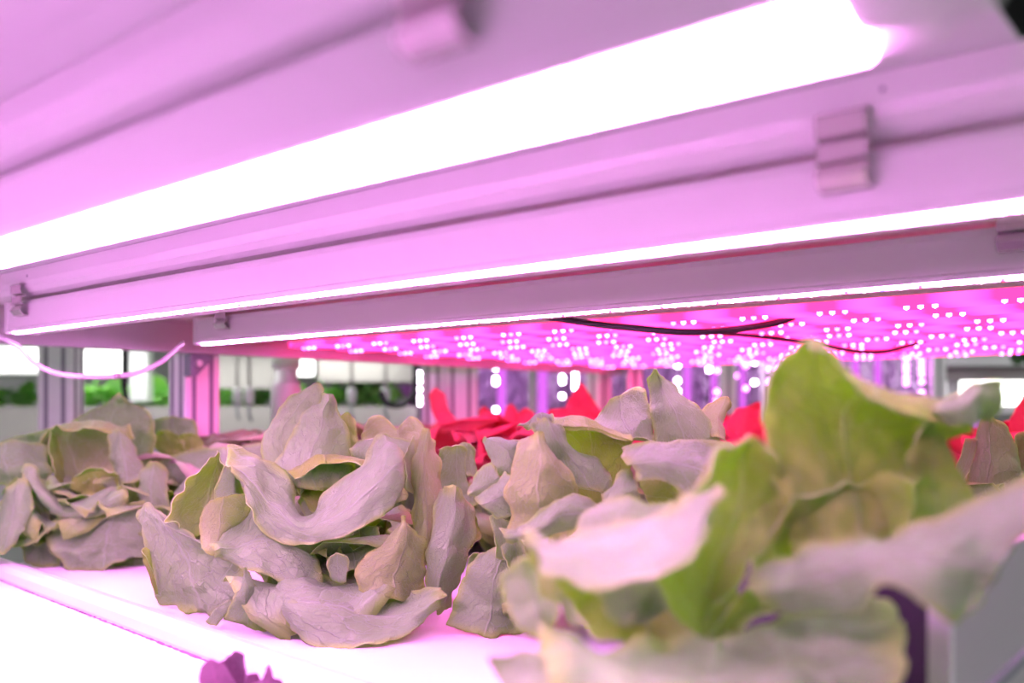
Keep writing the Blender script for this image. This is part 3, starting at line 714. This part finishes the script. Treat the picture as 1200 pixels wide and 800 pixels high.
h3([-3,-3,556,584,562,592,584,602],[-3,-3,578,567,590,580,598,604],[-3,-3,590,548,602,560,608,582], bulge=1)
h3([-6,-6,583,618,590,630,596,642],[-8,-7,605,617,612,627,620,634],[-9,-8,625,606,636,618,642,632],[-10,-8,650,588,660,602,666,622],[-9,-8,672,581,682,600,688,622],[-8,-6,702,594,708,610,712,627], bulge=1.5, rnd=.05)
h3([-6,-5,640,640,660,632,690,612],[-5,-4,645,625,668,612,690,602],[-4,-3,650,612,670,600,692,592], m='heart')
h3([-8,-8,704,581,712,592,727,598],[-8,-8,728,555,736,576,743,592],[-8,-8,742,562,748,575,749,586], bulge=.8)
h3([-8,-10,727,518,733,540,746,566],[-8,-11,768,515,772,540,777,564],[-8,-11,810,511,812,545,814,588],[-8,-11,852,519,853,560,846,604],[-7,-10,890,530,890,570,882,612], bulge=1.5, rnd=.05)
h3([-6,-6,745,560,755,580,760,600],[-6,-5,775,560,790,585,800,610],[-6,-5,810,585,820,600,830,620], m='heart')
h3([3,3,560,647,590,641,612,655],[2,2,546,665,580,680,614,685],[3,3,535,700,575,710,618,710],[3,3,520,734,568,745,622,744], bulge=1.2, rnd=.12)
h3([5,5,548,650,558,645,575,650],[5,5,546,675,560,680,575,672],[4,4,550,700,556,703,562,698], nu=20,nv=20)
h3([-1,-1,572,602,585,598,600,605],[0,0,580,630,590,630,600,632],[0,0,580,655,590,657,605,655], nu=20, nv=20)
h3([-1,-1,585,640,600,628,615,632],[-1,0,590,655,605,650,618,652],[0,0,598,668,608,672,618,664], nu=20, nv=20)
h3([6,6,820,485,850,470,852,480],[4,4,825,500,840,492,850,500],[2,2,832,512,845,510,855,515], m='mid')
head_leaves(L3, .115, .15, 8, n=14); stem_part(L3)

# ---- the big blurred head in front
L4 = head('butterhead_lettuce', 'huge blurred butterhead lettuce closest to the viewer with a tall curled leaf', .43, 880, group='butterhead lettuces')
D = .43
def h4(*rows, **k): hero_leaf(L4, D, rows, **k)
h4([2,3,935,660,965,660,1000,660,1030,660,1050,655],[2,3,915,590,955,590,1000,590,1040,585,1075,570],[3,5,898,525,945,525,995,528,1050,530,1088,528],[3,6,893,472,940,472,990,482,1050,497,1112,515],[2.5,6,908,440,945,438,1000,455,1060,482,1140,500],[2,4,935,412,960,405,1020,442,1078,473,1130,483],[1.2,3,948,407,968,412,1025,450,1085,478,1135,490],[.6,2.4,950,412,972,425,1025,466,1085,495,1135,502], rnd=.04, nu=60, nv=60, thick=.0009, m='heart')
h4([3,2,1083,477,1092,484,1105,495],[2.5,1.5,1118,461,1124,475,1132,497],[2.5,2,1148,446,1152,465,1150,497],[4,4,1166,450,1172,470,1168,490],[5,5,1155,452,1160,470,1156,488], bulge=.6, rnd=.05, thick=.0009)
h4([3,3,1060,640,1100,645,1150,620],[4,4,1062,585,1095,570,1142,582],[4,4,1070,530,1095,525,1125,550],[4,4,1078,500,1092,497,1110,515], rnd=.1, thick=.0009, m='heart')
h4([0,0,812,752,822,752,832,752],[-1,1,785,712,825,705,860,700],[-2,2,775,650,840,640,905,640],[-2,3,808,590,862,580,930,600],[-1,2,848,528,878,512,908,532], bulge=-2, rnd=.08, nu=44, nv=44, thick=.0009, m='heart')
h4([0,0,825,755,840,752,860,745],[1,1,850,712,900,705,965,690],[2,2,880,650,960,640,1048,645],[1.5,1.5,925,598,990,588,1064,605],[1,1,932,584,962,572,986,557,1010,568,1036,553,1060,572], bulge=-2, rnd=.05, nu=52, nv=44, thick=.0009, m='heart')
h4([-1,-2,613,623,618,633,627,648],[-1,-5,655,634,655,655,656,680],[-1,-6,700,626,705,655,710,690],[-2,-7,755,608,762,645,768,676],[-3,-7,802,582,810,612,816,640],[-3,-5,836,552,842,575,848,594], bulge=1, rnd=.05, nu=40, nv=52, thick=.0009)
h4([0,0,612,630,618,632,626,640],[1,0,622,665,634,668,650,676],[2,1,640,700,648,705,658,712], nu=16, nv=24, thick=.0009, m='heart')
h4([2,1,640,655,720,648,810,640],[4,3,665,705,740,700,825,700],[2,1,700,752,765,756,828,756], bulge=-2, rnd=.05, thick=.0009, m='heart')
h4([1,1,690,655,730,650,775,650],[1,1,700,690,735,695,770,680],[1,1,712,722,732,732,752,715], rnd=.15, thick=.0009)
h4([6,6,591,672,607,657,626,654],[6,6,596,700,622,695,652,695],[5,5,605,738,636,744,660,722], bulge=.6, thick=.0009)
h4([5,5,655,700,662,690,675,690],[5,5,665,735,680,735,695,725], nu=14, nv=14)
h4([9,9,668,632,720,622,775,612],[10,10,680,610,730,600,795,598],[11,11,700,600,740,592,790,590], bulge=1)
h4([-2,0,622,727,690,748,770,752,830,752,900,740,960,712,1042,700],[-5,-4,638,775,720,782,800,785,880,785,960,775,1062,745],[-8,-7,650,840,730,850,820,850,900,850,980,845,1050,820],[-10,-9,680,930,750,940,830,940,900,940,960,930,1010,900], bulge=0, rnd=.06, nu=64, nv=48, thick=.0009)
h4([-1,-3,876,682,884,696,900,714],[-2,-4,928,650,935,685,944,724],[-3,-5,990,636,995,675,1005,718],[-3,-6,1050,624,1050,655,1040,690],[-4,-7,1100,602,1098,660,1082,714],[-4,-7,1150,582,1148,655,1118,728],[-4,-7,1200,562,1188,630,1158,698],[-4,-6,1240,545,1222,590,1195,640], bulge=.8, rnd=.05, nu=44, nv=64, thick=.0009)
h4([-4,-4,566,771,600,764,642,760],[-4,-5,576,792,610,785,652,790],[-6,-7,600,840,630,835,680,845], thick=.0009)
h4([3,4,870,600,900,560,930,540],[3,4,900,640,950,600,1000,560])
h4([3,4,720,690,780,660,850,640],[4,5,730,740,800,730,870,720],[2,2,760,800,820,800,880,800])
head_leaves(L4, .085, .10, 15, n=12); stem_part(L4)

# ---- the soft head at the far left
L1 = head('butterhead_lettuce', 'soft butterhead lettuce at the far left end of the tray behind the rim', 1.22, 105, group='butterhead lettuces')
D = 1.20
def h1(*rows, **k): hero_leaf(L1, D, rows, nu=32, nv=32, **k)
h1([5,5,60,545,110,550,175,555],[5,5,72,510,130,515,182,520],[5,5,88,492,130,488,180,494],[5,5,104,482,138,474,172,480],[5,5,128,472,139,461,150,474], rnd=.05)
h1([3,3,70,575,95,580,128,568],[4,4,52,538,85,535,142,545],[3,3,44,522,80,508,152,518],[1,1,62,500,105,492,152,496],[-1,-1,72,506,108,503,160,518], rnd=.08, m='mid')
h1([-1,2,50,505,60,510,68,520],[-2,1,55,530,65,535,75,560],[-3,-2,62,555,72,570,80,582], bulge=-1, m='heart')
h1([2,2,-40,530,-10,522,22,514,60,520],[0,0,-42,548,-10,545,25,545,60,552],[1,1,-30,566,0,568,30,570,62,575], bulge=2)
h1([3,3,-5,520,30,508,70,500],[4,4,0,530,35,525,75,520])
h1([-6,-6,24,552,28,560,36,572],[-6,-7,38,546,46,575,56,598],[-5,-8,70,588,78,600,82,608],[-5,-8,105,580,112,592,118,604],[-4,-7,145,567,149,576,152,588], bulge=1.5, rnd=.06)
h1([-3,-3,82,578,110,582,142,572],[-4,-4,86,558,112,552,140,560],[-5,-5,92,556,112,550,136,556], m='heart')
h1([0,-1,127,506,140,503,153,522],[-2,-2,129,532,145,535,168,546],[-3,-3,137,562,150,568,170,560], bulge=1, rnd=.08)
h1([-4,-3,166,550,180,540,197,551],[-4,-4,163,572,178,572,194,575],[-5,-4,158,600,178,602,198,602],[-6,-5,150,625,175,630,190,628], bulge=1, rnd=.08)
h1([-5,-4,66,602,110,606,155,588,192,582],[-6,-5,58,622,105,625,150,622,192,620],[-7,-5,55,638,100,646,140,646,185,645],[-7,-6,78,668,108,671,132,662,160,654], bulge=1.5, rnd=.12)
h1([-6,-7,0,592,22,562,38,568],[-8,-8,-14,622,14,610,38,600],[-9,-9,-12,655,4,650,20,632], bulge=1, rnd=.1)
h1([-3,-3,25,600,45,592,60,600],[-4,-4,22,630,45,630,65,635],[-5,-5,30,662,50,665,72,665])
h1([-4,-4,130,645,160,640,185,650],[-4,-4,125,668,155,670,185,668])
head_leaves(L1, .135, .17, 21, n=14, res=14); stem_part(L1)

# ---- head behind and between
L5 = head('butterhead_lettuce', 'soft lettuce with a broad flat pale leaf seen between the far-left and the sharp head', 1.32, 255, group='butterhead lettuces')
D = 1.28
def h5(*rows, **k): hero_leaf(L5, D, rows, nu=32, nv=32, **k)
h5([-2,0,184,542,225,526,290,520,335,508],[-3,-2,192,560,240,550,290,548,330,545],[-3,-3,198,585,240,580,285,578,330,575], bulge=2, rnd=.1)
h5([2,2,178,512,190,503,208,506],[2,2,180,525,200,522,216,520],[2,2,190,535,205,538,225,535], m='heart')
h5([3,3,205,512,225,508,238,516],[3,3,208,528,225,528,240,525], m='heart')
h5([5,5,170,492,200,488,230,490],[5,5,176,505,205,505,232,505],[4,4,180,520,205,520,235,520])
h5([0,0,185,585,210,580,240,600],[-1,-1,190,620,220,620,250,630],[-1,-1,195,660,225,665,260,660])
head_leaves(L5, .12, .155, 27, n=14, res=14); stem_part(L5)
#HEROES_END

# ---- rows behind: prototypes then copies
def at(px, d): p = W(px, 478, d); return (p[0], p[1], 1.0)
def proto(name, label, m, R, H, seed, loc, n=15, group=None, inner=1., up=0.):
    t = thing(name, label, 'lettuce', loc, group); head_leaves(t, R, H, seed, m, n=n, res=13, inner=inner, up=up); stem_part(t, m if m != 'leaf' else 'leaf_rim'); return t
def clone(src, label, loc, rz, s, group=None):
    r = src.copy(); COL.objects.link(r); r.location = loc; r.rotation_euler[2] = rz; r.scale = (s, s, s); r['label'] = label
    if group: r['group'] = group
    for ch in children(src): c = ch.copy(); COL.objects.link(c); c.parent = r
    return r
g0 = proto('butterhead_lettuce', 'soft pale lettuce behind the right shoulder of the sharp middle head', 'leaf', .16, .205, 31, (-.93, .90, 1.0), group='butterhead lettuces', up=10)
clone(g0, 'soft pale lettuce behind the middle head and left of the first pink leaves', (-1.12, 1.02, 1.0), 2.1, .92)
clone(g0, 'dusky pale lettuce hidden low between the sharp head and the one right of it', (-.76, .93, 1.0), 1.0, .8)
gr = clone(g0, 'pale lettuce behind the tall curled leaf at the right, beside the end board', at(1170, .95), 4.0, .95)
clone(g0, 'pale lettuce behind the big blurred head, hidden by its tall leaf', (-.36, .74, 1.0), 3.0, .85)
clone(g0, 'pale lettuce left of the far-left head at the end of the tray', (-1.18, .60, 1.0), 5.0, .85)
clone(g0, 'pale lettuce behind the pale green head right of centre', (-.62, 1.0, 1.0), 5.5, .92)
def hx(parent, D, m, *rows, **k): return hero_leaf(parent, D, rows, m=m, nu=24, nv=24, **k)
hx(gr, .92, 'leaf', [0,0,1122,600,1150,605,1195,600],[0,0,1135,548,1160,542,1200,548],[0,0,1142,500,1158,484,1178,498], bulge=1)
hx(gr, .92, 'leaf', [-2,-2,1108,575,1115,580,1124,572],[-1,-1,1122,545,1130,550,1138,548],[0,0,1134,508,1142,512,1148,506])
hx(gr, .92, 'leaf', [1,1,1175,600,1200,605,1225,600],[1,1,1180,540,1200,540,1230,535],[0,0,1188,512,1205,505,1225,505])
y0 = proto('young_lettuce', 'young mottled lettuce in front of the pink post', 'young', .20, .23, 41, at(282, 1.40), group='young lettuces', up=14)
clone(y0, 'young mottled lettuce between pink post and pipe', at(318, 1.44), 1.2, 1.0)
clone(y0, 'young mottled lettuce at the foot of the pink pipe', at(350, 1.49), 2.7, 1.0)
clone(y0, 'young mottled lettuce right of the pink pipe', at(395, 1.53), 3.7, 1.05)
clone(y0, 'young mottled lettuce below the grey hanging cover', at(440, 1.6), .7, 1.05)
r0 = proto('red_lettuce', 'red lettuce with a long pink tongue leaf before the grey posts', 'red', .19, .25, 51, at(532, 1.5), group='red lettuces', n=13, inner=1.25, up=24)
reds = [((575, 1.40), .9, .9, 'red lettuce low in the gap right of the sharp head'), ((612, 1.62), 2.2, 1.0, 'red lettuce left of the thin violet strip, two peaked leaves'),
        ((650, 1.38), 4.1, .95, 'red lettuce right behind the rolled leaf right of centre'), ((695, 1.56), 5.0, 1.0, 'red lettuce with a pointed peak under the pair of white lamps'),
        ((770, 1.5), 1.6, 1.0, 'red lettuce behind the curled green leaf tip'), ((800, 1.76), .3, 1.05, 'red lettuce further back than the curled green leaf tip'),
        ((862, 1.45), 2.5, 1.0, 'deep red lettuce between the white post and the tall leaf'), ((960, 1.6), 2.9, 1.0, 'red lettuce hidden behind the tall curled leaf'),
        ((1105, 1.45), 3.9, .98, 'red lettuce right below the tall curled leaf tip'), ((1190, 1.32), 5.3, 1.0, 'red lettuce touching the right edge of the photo'),
        ((505, 1.62), 1.3, .95, 'red lettuce in the rearmost row by the grey posts'), ((1040, 1.76), 1.9, 1.0, 'red lettuce in the rearmost row by the grey frame')]
R_ = [clone(r0, lab, at(*p), rz, s) for p, rz, s, lab in reds]
hx(r0, 1.5, 'red', [0,0,503,462,511,455,521,460],[0,0,507,485,517,482,528,484],[-2,-2,520,505,533,505,545,502],[-3,-3,530,530,545,530,562,525], rnd=.05)
hx(R_[1], 1.55, 'red', [0,0,558,520,575,522,592,516],[0,0,560,495,573,495,588,500],[0,0,561,480,567,476,573,480], rnd=.05)
hx(R_[1], 1.56, 'red', [0,0,588,505,600,508,612,500],[0,0,592,485,600,484,607,486],[0,0,595,476,599,472,602,475], rnd=.05)
hx(R_[1], 1.5, 'red', [0,0,590,530,610,535,640,530],[0,0,595,508,615,500,635,505],[0,0,608,482,617,478,628,486], rnd=.05)
hx(R_[3], 1.55, 'red', [0,0,655,500,680,505,702,500],[0,0,660,482,676,480,690,482],[0,0,671,460,679,450,684,462], rnd=.03)
hx(R_[3], 1.54, 'red', [0,0,680,505,700,505,725,500],[0,0,682,478,696,478,706,482],[0,0,679,452,682,449,686,455], rnd=.03)
hx(R_[3], 1.5, 'red', [0,0,630,510,660,512,690,508],[0,0,640,485,665,482,690,484],[0,0,645,479,665,477,685,480])
hx(R_[6], 1.4, 'red', [0,0,850,520,872,525,895,520],[0,0,852,492,872,488,893,488],[0,0,860,478,878,474,892,468], bulge=1)
hx(R_[8], 1.4, 'red', [0,0,1110,540,1130,545,1150,540],[0,0,1112,515,1130,512,1150,514],[0,0,1118,503,1130,498,1142,502])
hx(R_[9], 1.25, 'red', [0,0,1180,530,1200,535,1225,530],[0,0,1182,500,1200,498,1225,500],[0,0,1190,478,1202,462,1215,466])
# black box added to stand for the shade in the gap before the end board
db = thing('gap_shade_box', 'black box added for the shade in the gap before the grey end board', 'box', (-.195, .58, 1.0))
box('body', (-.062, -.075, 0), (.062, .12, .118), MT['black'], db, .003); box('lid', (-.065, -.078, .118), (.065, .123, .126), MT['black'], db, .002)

# small purple seedling on the front board
t = thing('purple_lettuce', 'small purple lettuce seedling on the front board below the rim', 'lettuce', W(284, 822, .60)[:2] + (.993,))
D = .60
def hp_(*rows): hero_leaf(t, D, rows, m='purple', nu=24, nv=24, ruf=.8)
hp_([0,0,262,830,275,830,290,830],[-1,-1,238,800,255,800,272,800],[-1,-1,234,782,245,774,262,776], )
hp_([0,0,270,830,280,830,290,830],[1,1,262,795,275,795,288,795],[1,0,264,772,275,768,288,772],[0,-1,268,764,277,762,286,766])
hp_([0,0,290,830,305,830,320,830],[1,1,300,802,315,800,332,800],[1,1,310,790,316,786,322,790],[1,1,312,780,315,778,318,782])
hp_([2,2,280,830,295,830,300,830],[2,2,285,800,298,798,305,800],[2,2,290,788,300,787,303,789])
stem_part(t, 'purple', .006, .012, -.004)
